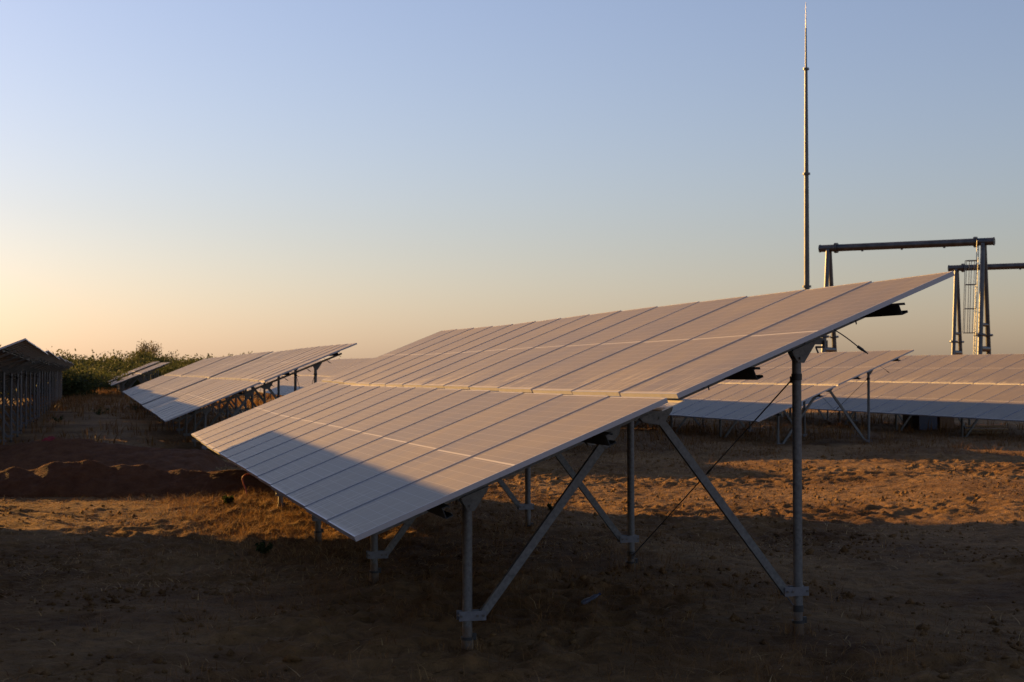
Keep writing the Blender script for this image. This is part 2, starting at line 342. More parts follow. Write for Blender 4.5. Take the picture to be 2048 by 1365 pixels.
def make_support_meshes():
    me = {}
    for k, s in enumerate(PUR_S):
        b = MB(); c_channel(b, sp(s, PUR_T, 0.015), (0, TLEN - 0.05, 0), -EH, ES, 0.075, 0.05, 0.004); me['purlin', k] = b.mesh('purlin', M['purlin'])
    b = MB(); b.box(sp(PLEN - 0.05, -FT - 0.006, 0.012), ES * (SEAM + 0.10), (0, TLEN - 0.05, 0), EH * 0.006); me['bar'] = b.mesh('added_light_stop', M['bar'])  # added strip under the seam, keeps sun streaks off the ground
    b = MB(); s0, s1 = 0.25, 4.35
    b.box(sp(s0, RAF_B, -0.022), ES * (s1 - s0), (0, 0.044, 0), EH * (RAF_T - RAF_B)); me['rafter'] = b.mesh('rafter', M['galv'])
    PR = 0.0345
    sf, sr = 1.0066, 3.739; me['sf'] = sf; me['sr'] = sr
    for nm, s in (('front', sf), ('rear', sr)):
        x = s * CT; zt = CLEAR + s * ST + (RAF_B - 0.075) * 1.0
        b = MB(); b.tube((x, 0, 0.03), (x, 0, zt), PR, n=20); me['post', nm] = b.mesh('post', M['galv'], True)
        b = MB(); b.tube((x, 0, -0.9), (x, 0, 0.028), PR + 0.0075, n=20); me['sleeve', nm] = b.mesh('ground_sleeve', M['galv'], True)
        b = MB(); b.tube((x, 0, 0.022), (x, 0, 0.042), PR + 0.012, n=20); b.box((x + PR, -0.012, 0.02), (0.03, 0, 0), (0, 0.024, 0), (0, 0, 0.045)); me['band', nm] = b.mesh('clamp_band', M['black'], True)
        # head bracket: two shield-shaped cheeks beside the post, a saddle under the rafter, one bolt
        b = MB(); c0 = np.array([x, 0, zt])
        sh = [sp(s - 0.115, RAF_B), sp(s + 0.085, RAF_B), sp(s + 0.075, RAF_B - 0.022), c0 + (0.042, 0, -0.05), c0 + (-0.008, 0, -0.05), sp(s - 0.125, RAF_B - 0.016)]
        for yy in (-PR - 0.008, PR + 0.002): b.prism([p + (0, yy, 0) for p in sh], (0, 0.006, 0))
        b.box(sp(s - 0.125, RAF_B - 0.012, -PR - 0.006), ES * 0.22, (0, 2 * PR + 0.012, 0), EH * 0.010)
        b.tube(c0 + (0.012, -PR - 0.022, -0.015), c0 + (0.012, PR + 0.022, -0.015), 0.011, n=8)
        me['bracket', nm] = b.mesh('head_bracket', M['galv'])
        # collar plates for the brace
        sg = 1 if nm == 'front' else -1; zc = 0.19 if nm == 'front' else 0.26; me['zc', nm] = zc
        x0, x1 = sorted((x - sg * 0.068, x + sg * 0.125))
        for q, yy in enumerate((-PR - 0.007, PR + 0.001)):
            b = MB(); b.box((x0, yy, zc - 0.033), (x1 - x0, 0, 0), (0, 0.006, 0), (0, 0, 0.066)); me['collar', nm, q] = b.mesh('collar_plate', M['plate'])
        for k_, q in enumerate((-0.055, 0.062, 0.104)):
            b = MB(); b.tube((x + sg * q, -PR - 0.016, zc), (x + sg * q, PR + 0.016, zc), 0.010, n=6); me['bolt', nm, k_] = b.mesh('bolt', M['wire'])
        # brace up to the rafter and its gusset
        st = 2.02 if nm == 'front' else 2.46
        p0 = np.array([x + sg * 0.104, 0, zc]); p1 = sp(st, RAF_B - 0.055)
        d = p1 - p0; d /= np.linalg.norm(d); q = np.cross(EU, d)
        b = MB(); ln = np.linalg.norm(p1 - p0) + 0.05; hw = 0.028
        b.box(p0 - d * 0.03 - q * hw - EU * 0.022, d * ln, q * 2 * hw, EU * 0.003)
        b.box(p0 - d * 0.03 - q * hw - EU * 0.019, d * ln, q * 0.003, EU * 0.038); b.box(p0 - d * 0.03 + q * (hw - 0.003) - EU * 0.019, d * ln, q * 0.003, EU * 0.038)
        me['brace', nm] = b.mesh('brace', M['galv'])
        b = MB(); gs = [sp(st - 0.14, RAF_B), sp(st + 0.14, RAF_B), sp(st + 0.11, RAF_B - 0.045), p1 + d * -0.04 + q * 0.035, p1 + d * -0.04 - q * 0.035, sp(st - 0.13, RAF_B - 0.035)]
        for yy in (-0.030, 0.024): b.prism([p + (0, yy, 0) for p in gs], (0, 0.005, 0))
        b.tube(p1 + (0, -0.04, 0), p1 + (0, 0.04, 0), 0.010, n=6)
        me['gusset', nm] = b.mesh('brace_gusset', M['galv'])
    # tie rods in the first and last bay, between rear posts
    x = sr * CT; zt = CLEAR + sr * ST + RAF_B
    for k, (za, zb) in enumerate(((zt - 0.25, 0.11), (0.11, zt - 0.25))):
        b = MB(); xo = x + 0.012 * (1 if k else -1); a = np.array([xo, 0.055, za]); c = np.array([xo, BAY - 0.055, zb]); b.tube(a, c, 0.0055, n=8)
        mdl = a * 0.55 + c * 0.45; dd = (c - a) / np.linalg.norm(c - a); b.tube(mdl - dd * 0.05, mdl + dd * 0.05, 0.010, n=8)
        me['rod', k] = b.mesh('tie_rod', M['wire'])
        for e_, (p, sy) in enumerate(((a, -1), (c, 1))):
            b = MB(); b.tube((x, p[1] + sy * 0.055, p[2] - 0.024 + 0.02), (x, p[1] + sy * 0.055, p[2] + 0.045), PR + 0.006, n=14)
            b.box((xo - 0.012, min(p[1], p[1] + sy * 0.02) - 0.02, p[2] - 0.025), (0.024, 0, 0), (0, 0.05, 0), (0, 0, 0.05))
            me['rodclamp', k, e_] = b.mesh('rod_clamp', M['black'], True)
    return me
SM = make_support_meshes()

def table(u0, n0, zlow, label, group, detail=2, slope=0.0, dz=None, cols=COLS, jit=0.004, tilt_off=0.0):
    x, y = un(u0, n0)
    root = empty('solar_table', (x, y, zlow - CLEAR), YAW); root.rotation_euler = (slope, 0, YAW)
    tag(root, label, 'solar table', group)
    dz = np.zeros(cols + 1) if dz is None else dz
    for i in range(cols):
        a = math.atan2(dz[i + 1] - dz[i], PITCH)
        for r in (0, 1):
            s = r * (PLEN + SEAM); p = sp(s, 0, i * PITCH)
            if detail >= 1:
                o = link('solar_panel', ME_GLASS, root); f = link('panel_frame', ME_FRAME, o)
                if detail >= 2: link('junction_box', ME_JBOX, o)
            else: o = link('solar_panel', ME_FAR, root)
            o.location = (p[0] + random.uniform(-jit, jit), p[1], p[2] + dz[i] + 0.004 + random.uniform(0, jit * 0.3))
            o.rotation_euler = (a - 0.006 + random.uniform(-1, 1) * 0.0009, -TILT + random.uniform(-1, 1) * 0.0008, 0)
    yy_ = np.arange(cols + 1) * PITCH; sl_ = (dz[-1] - dz[0]) / yy_[-1]; lo_ = float(np.min(dz - dz[0] - sl_ * yy_)) + float(dz[0])   # straight rails under the slightly bowed panels
    rails = [link('purlin', SM['purlin', k], root) for k in range(4)] + [link('added_light_stop', SM['bar'], root)]
    for o in rails: o.location = (0, 0, lo_); o.rotation_euler = (math.atan(sl_), 0, 0)
    for k in range(5):
        yk = INSET + k * BAY; loc = (0, yk, lo_ + sl_ * yk)
        link('rafter', SM['rafter'], root).location = loc
        for nm in ('front', 'rear'):
            p = link('post', SM['post', nm], root); p.location = loc
            if detail >= 1:
                link('ground_sleeve', SM['sleeve', nm], p); link('head_bracket', SM['bracket', nm], p)
                for q in (0, 1):
                    c = link('collar_plate', SM['collar', nm, q], root); c.location = loc
                    if detail >= 2 and q == 0:
                        for k_ in range(3): link('bolt', SM['bolt', nm, k_], c)
                if detail >= 2: link('clamp_band', SM['band', nm], p)
            else: link('ground_sleeve', SM['sleeve', nm], p)
            b = link('brace', SM['brace', nm], root); b.location = loc
            if detail >= 1: link('brace_gusset', SM['gusset', nm], b)
    if detail >= 1:
        for kb in (0, 3):
            for k in (0, 1):
                rd = link('tie_rod', SM['rod', k], root); rd.location = (0, INSET + kb * BAY, lo_ + sl_ * (INSET + kb * BAY))
                link('rod_clamp', SM['rodclamp', k, 0], rd); link('rod_clamp', SM['rodclamp', k, 1], rd)
    return root
def cable(name, pts, r, m, parent, res=4):
    cu = bpy.data.curves.new(name, 'CURVE'); cu.dimensions = '3D'; cu.bevel_depth = r; cu.bevel_resolution = 2; cu.resolution_u = res
    s = cu.splines.new('NURBS'); s.points.add(len(pts) - 1); s.use_endpoint_u = True; s.order_u = 3
    for q, p in zip(s.points, pts): q.co = (*p, 1)
    cu.materials.append(m)
    o = bpy.data.objects.new(name, cu); dg = bpy.context.evaluated_depsgraph_get(); col.objects.link(o)
    bpy.context.view_layer.update()
    me = bpy.data.meshes.new_from_object(o.evaluated_get(bpy.context.evaluated_depsgraph_get())); bpy.data.objects.remove(o)
    me.name = name; return link(name, me, parent)
ME_PLUG = None
def lead(root, y, s, length, drop, side=-1):      # dangling panel lead with its plug
    global ME_PLUG
    a = sp(s, -0.04, y); b = a + np.array([0.17, side * 0.02, -0.115]) * length
    k = cable('panel_lead', [a, a * 0.6 + b * 0.4 + (0, 0, 0.012), b], 0.0042, M['black'], root)
    d = (b - a) / np.linalg.norm(b - a)
    mb = MB(); mb.tube(b, b + d * 0.045, 0.0105, n=10); mb.tube(b + d * 0.045, b + d * 0.075, 0.008, 0.0065, n=10); mb.tube(b + d * 0.075, b + d * 0.09, 0.004, n=8)
    link('plug', mb.mesh('plug', M['black'], True), k)

ROW_NEAR = 'tables of solar panels set in parallel rows'
ii = np.arange(15)
DZ = 0.073 * (ii / 14) ** 2 + np.array([0, 0, 0, .002, .006, .008, .008, .006, 0, -.006, -.012, -.012, -.008, -.004, 0])
main = table(9.355, 1.594, CAM_Z - 1.0715, 'large tilted table of solar panels in the foreground, nearest to the camera', ROW_NEAR, 2, -0.0068, DZ)
lead(main, 0.03, 3.62, 1.0, 0)
# clamp hanging behind the head bracket of the near rear post
mb = MB(); p = sp(3.78, RAF_B - 0.03, INSET); mb.box(p + (-0.05, -0.03, -0.01), (0.16, 0, 0), (0, 0.004, 0), (0, 0, 0.05)); mb.tube(p + (0.03, -0.04, -0.03), p + (0.10, -0.04, -0.03), 0.008, n=8); mb.tube(p + (0.03, -0.04, -0.03), p + (0.05, -0.04, -0.075), 0.007, n=8); mb.tube(p + (0.10, -0.04, -0.03), p + (0.10, -0.04, 0.02), 0.008, n=8)
link('rail_clip', mb.mesh('rail_clip', M['galv']), main)
for s in (3.05 + 0.75, 2.6): 
    mb = MB(); p = sp(s, -FT - 0.004, 0.03); mb.tube(p, p + (0.006, 0, -0.03), 0.006, 0.004, n=7); mb.tube(p + (-0.05, 0, -0.012), p + (-0.03, 0, -0.012), 0.007, n=7)
    link('cable_tie', mb.mesh('cable_tie', M['black']), main)

table(8.5, -5.75, 0.76, 'table of panels standing left of the camera outside the picture, shading the foreground', ROW_NEAR, 1)
left_words = ['nearest table of the row seen from behind at the left edge', 'second table from the near end of the row seen from behind at left', 'third table from the near end of the row seen from behind at left', 'fourth table from the near end of the row seen from behind at left', 'farthest table of the row seen from behind at left']
for k in range(5):
    table(31.0 + 16.5 * k, -5.568, CAM_Z - 1.18 - 0.06 * k, left_words[k], ROW_NEAR, 1 if k < 2 else 0, -0.0105, cols=14, jit=0.008)
for k in range(4):
    table(31.0 + 16.5 * k, -12.65, CAM_Z - 1.18 - 0.06 * k, ['nearest', 'second', 'third', 'fourth'][k] + ' table of the dark row glimpsed between the posts at the left edge', ROW_NEAR, 0, -0.004)
mid_words = ['table of panels just beyond the foreground table in the same row, its posts showing', 'middle table of the three joined tables beyond the foreground table', 'farthest of the three joined tables beyond the foreground table']
for k in range(3):
    t = table(34.07 + 16.45 * k, 1.557, CAM_Z - 1.196 - (0, 0.02, 0.06)[k], mid_words[k], ROW_NEAR, 1 if k < 1 else 0, -0.002, 0.022 * np.sin(ii / 14 * math.pi) * (1, 0.6, 0.4)[k] - 0.02 * ii / 14, jit=0.009)
    if k == 0:
        for s in (2.4, 2.75, 3.0, 3.3, 3.8): lead(t, 0.03, s, 0.6, 0)
table(116.0, 1.37, CAM_Z - 1.373, 'small far table of panels in front of the bushes, nearer of two', ROW_NEAR, 0)
table(133.3, 1.37, CAM_Z - 1.24, 'small far table of panels in front of the bushes, farther of two', ROW_NEAR, 0)
for k in range(4):
    table(33.5 + 16.4 * k, 8.6, CAM_Z - 1.25 - 0.03 * k, ['table of panels hidden behind the foreground table in the next row', 'second table of the row behind the foreground table, mostly hidden', 'third table of the row behind the foreground table, glimpsed in the gap beside it', 'farthest table of the row behind the foreground table, glimpsed above the joined tables'][k], ROW_NEAR, 1 if k < 1 else 0)
for k in range(2):
    t = table(33.51 + 16.4 * k, 15.614, CAM_Z - 1.314, ['table of panels under the right end of the foreground table, with its end posts showing', 'table of panels joined behind the one under the right end of the foreground table'][k], ROW_NEAR, 2 if k == 0 else 0, -0.0038)
    if k == 0: lead(t, 0.03, 3.62, 1.0, 0)
for k in range(2):
    table(32.7 + 16.4 * k, 22.6, CAM_Z - 1.35, ['table of panels cut off by the right edge, below the gantries', 'farther table of the rightmost row, mostly behind the table beside it'][k], ROW_NEAR, 1 if k == 0 else 0, 0.0)

# ------------------------------------------------------------------ gantries and mast of the substation
def gantry(L, Rr, zc, label, ladder):
    L = np.array(L); Rr = np.array(Rr); d = Rr - L; ln = np.linalg.norm(d); d /= ln; q = np.array([-d[1], d[0]])
    base = (L + Rr) / 2; zb = -0.35
    root = empty('pipe_gantry', (base[0], base[1], zb), 0); tag(root, label, 'gantry', 'tubular steel gantries of the substation')
    def P(t, off=0.0, z=0.0): p = L + d * t + q * off - base; return np.array([p[0], p[1], z - zb])
    def part(name, mb, parent=root): return link(name, mb.mesh(name, M['galv_far'], True), parent)
    tl, tr = 0.055 * ln, 0.942 * ln; rb = 0.225
    mb = MB(); mb.tube(P(0.0, 0, zc), P(ln, 0, zc), rb, n=24); bm_ = part('beam', mb)
    for t in (0.03, ln - 0.03): mb = MB(); mb.tube(P(t - 0.03, 0, zc), P(t + 0.03, 0, zc), rb + 0.025, n=24); part('end_plate', mb, bm_)
    for t in (0.1 * ln, 0.898 * ln):
        mb = MB(); mb.tube(P(t - 0.09, 0, zc), P(t - 0.01, 0, zc), rb + 0.10, n=24); mb.tube(P(t + 0.01, 0, zc), P(t + 0.09, 0, zc), rb + 0.10, n=24); part('beam_flange', mb, bm_)
    for t in (0.25 * ln, 0.48 * ln, 0.72 * ln): mb = MB(); mb.box(P(t, -0.05, zc - rb - 0.06), np.append(d * 0.12, 0), np.append(q * 0.1, 0), (0, 0, 0.12)); part('line_lug', mb, bm_)
    for t in (tl, tr):
        sp0, sp1 = 0.16, 1.55
        for sg in (-1, 1):
            top = P(t, sg * sp0, zc - 0.1); bot = P(t, sg * sp1, zb - 0.5)
            mb = MB(); mb.tube(bot, top, 0.158, 0.138, n=18); lg = part('leg', mb)
            f = 0.46; c = bot * (1 - f) + top * f; dd = (top - bot) / np.linalg.norm(top - bot)
            mb = MB(); mb.tube(c - dd * 0.05, c + dd * 0.05, 0.31, n=18); part('leg_flange', mb, lg)
        for zz, rad in ((3.0, 0.17), (4.45, 0.11)):
            w_ = sp0 + (sp1 - sp0) * (1 - (zz - zb) / (zc - zb)); mb = MB(); mb.tube(P(t, -w_ * 0.95, zz), P(t, w_ * 0.95, zz), rad, n=16); part('cross_tie', mb)
    if ladder:
        lad = empty('ladder', (0, 0, 0)); lad.parent = root
        base_pt = P(tr, -0.16, zc); dirq = np.append(-d, 0)
        def LP(z, a, b):   # on the outside face of the near leg: a along the beam (towards the left), b across
            f = (zc - z) / (zc - zb); w_ = -(0.16 + (1.55 - 0.16) * f) ; return P(tr - 0.30 - a, w_ + b, z)
        for b_ in (-0.2, 0.2):
            mb = MB(); mb.tube(LP(2.2, 0, b_), LP(9.5, 0, b_), 0.025, n=8); part('ladder_rail', mb, lad)
        for k in range(24): mb = MB(); mb.tube(LP(2.3 + 0.29 * k, 0, -0.2), LP(2.3 + 0.29 * k, 0, 0.2), 0.014, n=6); part('rung', mb, lad)
        hoop = [(0.0, -0.22), (0.25, -0.36), (0.55, -0.34), (0.72, 0.0), (0.55, 0.34), (0.25, 0.36), (0.0, 0.22)]
        for z in (3.95, 5.4, 6.85, 8.3):
            mb = MB()
            for a, b in zip(hoop[:-1], hoop[1:]): mb.tube(LP(z, *a), LP(z, *b), 0.024, n=6)
            part('cage_hoop', mb, lad)
        for h in hoop[1:-1]: mb = MB(); mb.tube(LP(3.95, *h), LP(8.3, *h), 0.018, n=6); part('cage_bar', mb, lad)
    else:
        pass
    return root
L1 = (616 / PXF * 95, 95.0); R1 = (966 / PXF * 89.4, 89.4)
g1 = gantry(L1, R1, CAM_Z + 7.53, 'tall gantry of steel pipe with a caged ladder, whole beam in view', True)
mb = MB(); mb.box((-4.65, 2.1, 3.4), (0.35, 0, 0), (0, 0.25, 0), (0, 0, 0.55)); link('cabinet', mb.mesh('cabinet', M['galv_far']), g1)
L2 = np.array((874 / PXF * 113.5, 113.5)); dv = np.array(R1) - np.array(L1)
gantry(tuple(L2), tuple(L2 + dv), CAM_Z + 7.50, 'gantry of steel pipe farther back, its beam cut off by the right edge', False)
mast = empty('lightning_mast', (590 / PXF * 100, 100.0, -0.35)); tag(mast, 'tall thin tapering lightning mast rising behind the foreground table', 'mast')
for a, b, ra, rb_ in ((-0.5, 7.65, 0.24, 0.195), (7.65, 15.2, 0.185, 0.15), (15.2, 22.25, 0.145, 0.105)):
    mb = MB(); mb.tube((0, 0, a), (0, 0, b), ra, rb_, n=18); sct = link('mast_section', mb.mesh('mast_section', M['galv_far'], True), mast)
    mb = MB(); mb.tube((0, 0, b - 0.07), (0, 0, b + 0.07), rb_ + 0.10, n=18); link('joint_flange', mb.mesh('joint_flange', M['galv_far'], True), sct)
mb = MB(); mb.tube((0, 0, 22.25), (0, 0, 25.0), 0.07, 0.055, n=12); link('top_tube', mb.mesh('top_tube', M['galv_far'], True), mast)
mb = MB(); mb.tube((0, 0, 25.0), (0, 0, 26.75), 0.035, 0.012, n=8); link('finial_rod', mb.mesh('finial_rod', M['galv_far'], True), mast)

# ------------------------------------------------------------------ spoil heaps of the cable trench
def heap(crest, width, label, seed, rough=0.10):
    # crest: list of (x, y, height); an uneven ridge of dug soil laid along it
    c = np.array(crest, float); seg = np.r_[0, np.cumsum(np.hypot(*(np.diff(c[:, :2], axis=0)).T))]
    L = seg[-1]; ns = int(L / 0.05) + 1; nw = 46
    t = np.linspace(0, L, ns); cx = np.interp(t, seg, c[:, 0]); cy = np.interp(t, seg, c[:, 1]); ch = np.interp(t, seg, c[:, 2])
    dx = np.gradient(cx); dy = np.gradient(cy); l = np.hypot(dx, dy); nx, ny = -dy / l, dx / l
    k = np.linspace(-1, 1, nw)
    Xh = cx[:, None] + nx[:, None] * k * width; Yh = cy[:, None] + ny[:, None] * k * width
    prof = np.clip(1 - np.abs(k), 0, 1); prof = prof ** 1.05 * (1.25 - 0.25 * prof)
    endf = sstep(t, 0, 0.5) * sstep(L - t, 0, 0.5)
    H = ch[:, None] * prof * endf[:, None]
    H = H * (0.88 + 0.24 * fbm(Xh / 0.8, Yh / 0.8, 3, seed)) + rough * (fbm(Xh / 0.24, Yh / 0.24, 4, seed + 9, 0.65) - 0.45) * np.minimum(1, prof * 4)
    Zh = ground_base(Xh, Yh) + H - 0.05 * (np.abs(k) > 0.93)
    o = link('spoil_heap', grid_mesh('spoil_heap', Xh, Yh, Zh, M['heap'])); return tag(o, label, 'soil heap', 'heaps of dug soil along the trench')
cr = [(-160, 938), (-90, 930), (-30, 938), (0, 938), (29, 934), (56, 939), (81, 937), (105, 928), (137, 924), (171, 921), (195, 926), (220, 932), (244, 928), (288, 930), (310, 937), (330, 945), (352, 938), (366, 934), (381, 940), (415, 938), (476, 936), (505, 944), (560, 946), (640, 950)]
def crest_of(lst, d0, slope): 
    o = []
    for px, py in lst:
        d = d0 + slope * px; x, y = ground_at(px, d); o.append((x, y, max(0.05, CAM_Z - (py - HOR) / PXF * d - float(ground_base(np.array(x), np.array(y))))))
    return o
heap(crest_of(cr, 23.3, 0.0), 0.66, 'long ridge of dug red soil across the aisle at left', 61)
heap(crest_of([(-60, 893), (15, 890), (60, 884), (100, 878), (140, 881), (190, 884), (250, 889), (300, 895), (380, 899), (460, 903)], 29.5, 0.0), 1.5, 'broad low mound of red soil behind the ridge, red cloth on top', 83, 0.09)

# ------------------------------------------------------------------ small things
def cloth(px, d, label):
    x, y = ground_at(px, d); z = CAM_Z - (879 - HOR) / PXF * d - 0.05
    n = 26; k = np.linspace(-1, 1, n); A, B = np.meshgrid(k, k); rr = np.hypot(A, B)
    H = 0.16 * np.clip(1 - np.maximum(np.abs(A), np.abs(B)) ** 2, 0, 1) * (0.35 + 1.0 * fbm(A * 2.1 + 5, B * 2.1, 3, 31))
    o = link('red_cloth', grid_mesh('red_cloth', x + A * 0.17, y + B * 0.14, z + H * 0.75, M['red'])); tag(o, label, 'cloth')
cloth(103, 29.5, 'crumpled red cloth dropped on the mound of soil')
# crushed drinks bottle
bx, by = ground_at(1180, 12.2); bz = gz(bx, by) + 0.03
prof = [(0, .001), (0, .026), (.012, .031), (.05, .031), (.055, .029), (.06, .031), (.10, .031), (.105, .029), (.11, .031), (.15, .030), (.175, .022), (.195, .012), (.21, .012)]
mb = MB(); ns = 14; vs_ = []; fs_ = []
for i, (l, r) in enumerate(prof):
    for k in range(ns):
        a = 2 * math.pi * k / ns; sq = 0.62 + 0.2 * math.sin(l * 40); vs_.append((l - 0.1, r * math.cos(a), r * math.sin(a) * sq))
for i in range(len(prof) - 1):
    for k in range(ns): fs_.append((i * ns + k, i * ns + (k + 1) % ns, (i + 1) * ns + (k + 1) % ns, (i + 1) * ns + k))
mb.add(vs_, fs_)
bo = link('plastic_bottle', mb.mesh('plastic_bottle', M['bottle'], True)); bo.location = (bx, by, bz + 0.02); bo.scale = (0.8, 0.8, 0.8); bo.rotation_euler = (0.2, -0.35, 0.5); tag(bo, 'crushed clear blue drinks bottle lying in the shade', 'bottle')
mb = MB(); mb.tube((0.108, 0, 0), (0.128, 0, 0), 0.0145, n=14); link('cap', mb.mesh('cap', M['blue'], True), bo)
# red conduit sticking out of the soil by the front posts
hx, hy = ground_at(489, 22.3); hz = gz(hx, hy)
o = cable('cable_conduit', [(hx + .03, hy, hz - .1), (hx + .05, hy, hz + .08), (hx - .02, hy, hz + .22), (hx - .03, hy, hz + .31), (hx + .05, hy, hz + .36), (hx + .16, hy, hz + .35)], 0.011, M['conduit'], None); tag(o, 'bent red conduit rising from the soil at the far low corner', 'conduit')
def crate(name, px, py, d, w_, h_, dp, m, label, cat):
    x, y = ground_at(px, d); z = CAM_Z - (py - HOR) / PXF * d
    z = min(z, gz(x, y) + 0.02)
    mb = MB(); t_ = 0.02
    mb.box((-w_ / 2, -dp / 2, 0), (w_, 0, 0), (0, dp, 0), (0, 0, t_))
    for a in ((-w_ / 2, -dp / 2, w_, t_), (-w_ / 2, dp / 2 - t_, w_, t_), (-w_ / 2, -dp / 2 + t_, t_, dp - 2 * t_), (w_ / 2 - t_, -dp / 2 + t_, t_, dp - 2 * t_)): mb.box((a[0], a[1], t_), (a[2], 0, 0), (0, a[3], 0), (0, 0, h_ - t_))
    for q in (0.3, 0.75): mb.box((-w_ / 2 - 0.012, -dp / 2 - 0.012, h_ * q), (w_ + 0.024, 0, 0), (0, 0.011, 0), (0, 0, 0.03))
    mb.box((-w_ / 2 - 0.02, -dp / 2 - 0.02, h_ + 0.002), (w_ + 0.04, 0, 0), (0, dp + 0.04, 0), (0, 0, 0.03))
    o = link(name, mb.mesh(name, m)); o.location = (x, y, z); o.rotation_euler[2] = YAW; return tag(o, label, cat)
crate('plastic_crate', 1847, 852, 46, 0.62, 0.62, 0.5, M['blue'], 'dark blue plastic crate in the shade under the rightmost table', 'crate')
crate('grey_carton', 1823, 853, 46.3, 0.34, 0.55, 0.5, M['greybox'], 'grey carton on the left of the blue crate', 'box')
crate('brown_carton', 1885, 852, 46.5, 0.5, 0.5, 0.5, M['card'], 'brown cardboard box on the right of the blue crate', 'box')
px_, py_ = ground_at(1975, 43.5); pz_ = gz(px_, py_)
st_ = empty('plank_pile', (px_, py_, pz_), -0.1); tag(st_, 'small pile of raw planks in the sun under the rightmost table', 'planks')
for k in range(7):
    mb = MB(); mb.box((-0.6 + random.uniform(-.1, .1), -0.3 + 0.2 * (k % 3), 0.02 + 0.05 * (k // 3) * 2), (1.1, 0, 0), (0, 0.14, 0), (0, 0, 0.045)); link('plank', mb.mesh('plank', M['wood']), st_)

# ------------------------------------------------------------------ vegetation
def blades_mesh(name, P, Hh, lean, ang, wid, tone, m):
    # each blade: a bent tapering ribbon of 2 quads + tip
    n = len(P); dx = np.cos(ang); dy = np.sin(ang); sx = -dy * wid * 0.5; sy = dx * wid * 0.5
    rows = []
    for f, wf in ((0.0, 1.0), (0.5, 0.8), (1.0, 0.15)):
        off = lean * f * f; up = Hh * (f - 0.25 * f * f * np.minimum(1, lean / np.maximum(Hh, 1e-4)))
        c = P + np.stack([dx * off, dy * off, up], -1)
        rows.append(c - np.stack([sx, sy, 0 * sx], -1) * wf); rows.append(c + np.stack([sx, sy, 0 * sx], -1) * wf)
    V = np.stack(rows, 1).reshape(-1, 3); b = np.arange(n)[:, None] * 6
    Q = np.concatenate([b + np.array([[0, 1, 3, 2]]), b + np.array([[2, 3, 5, 4]])], 1).reshape(-1, 4)
    me = bpy.data.meshes.new(name); me.vertices.add(len(V)); me.vertices.foreach_set('co', V.astype(np.float32).ravel())
    me.loops.add(Q.size); me.loops.foreach_set('vertex_index', Q.astype(np.int32).ravel())
    me.polygons.add(len(Q)); me.polygons.foreach_set('loop_start', np.arange(0, Q.size, 4, dtype=np.int32))
    at = me.attributes.new('tone', 'FLOAT', 'POINT'); at.data.foreach_set('value', np.repeat(tone, 6).astype(np.float32))
    me.materials.append(m); me.update(calc_edges=True); return me
def un_arr(u, n): return u[:, None] * U + n[:, None] * N
def scatter_clumps(nc, u0, u1, n0, n1, per, rad, keep, seed):
    r = np.random.default_rng(seed); u = r.uniform(u0, u1, nc); n = r.uniform(n0, n1, nc); p = un_arr(u, n)
    k = keep(u, n) * (0.3 + 1.4 * sstep(fbm(p[:, 0] / 1.1, p[:, 1] / 1.1, 3, seed), 0.35, 0.65)); p = p[r.uniform(0, 1, nc) < k]
    cnt = r.integers(per // 2, per * 2, len(p)); idx = np.repeat(np.arange(len(p)), cnt)
    sz = r.uniform(0.5, 1.3, len(p))[idx]; off = r.normal(0, 1, (len(idx), 2)) * rad * sz[:, None]; q = p[idx] + off
    return q, sz, off, r
def under(u, n): return np.exp(-((n - 3.6) / 2.4) ** 2)
q, sz, off, r = scatter_clumps(5200, 8.0, 27, -0.5, 7.5, 10, 0.08, lambda u, n: under(u, n) * 0.95, 3)
h = r.uniform(0.03, 0.16, len(q)) * sz
ang = np.arctan2(off[:, 1], off[:, 0]) + r.normal(0, 0.6, len(q))
P3 = np.column_stack([q, ground_z(q[:, 0], q[:, 1]) - 0.01])
parts_ = [(P3, h, h * r.uniform(0.4, 2.2, len(q)), ang, r.uniform(0.002, 0.005, len(q)), r.uniform(0, 0.6, len(q)))]
# the thick orange stand along the low edge, far half of the foreground table
q, sz, off, r = scatter_clumps(2400, 15.0, 26, -0.6, 3.6, 14, 0.08, lambda u, n: np.exp(-((n - 1.9) / 0.9) ** 2) * 1.2, 4)
h = r.uniform(0.03, 0.15, len(q)) * sz; ang = np.arctan2(off[:, 1], off[:, 0]) + r.normal(0, 0.6, len(q))
P3 = np.column_stack([q, ground_z(q[:, 0], q[:, 1]) - 0.01]); parts_.append((P3, h, h * r.uniform(0.4, 2.4, len(q)), ang, r.uniform(0.003, 0.006, len(q)), r.uniform(0.1, 0.9, len(q))))
# sparse tufts over the rest
q, sz, off, r = scatter_clumps(1500, 7, 75, -6, 22, 8, 0.07, lambda u, n: 0.5 + 0 * u, 5)
h = r.uniform(0.03, 0.14, len(q)) * sz; ang = np.arctan2(off[:, 1], off[:, 0]) + r.normal(0, 0.6, len(q))
P3 = np.column_stack([q, ground_z(q[:, 0], q[:, 1]) - 0.01]); parts_.append((P3, h, h * r.uniform(0.4, 2.0, len(q)), ang, r.uniform(0.003, 0.007, len(q)), r.uniform(0.1, 1.0, len(q))))
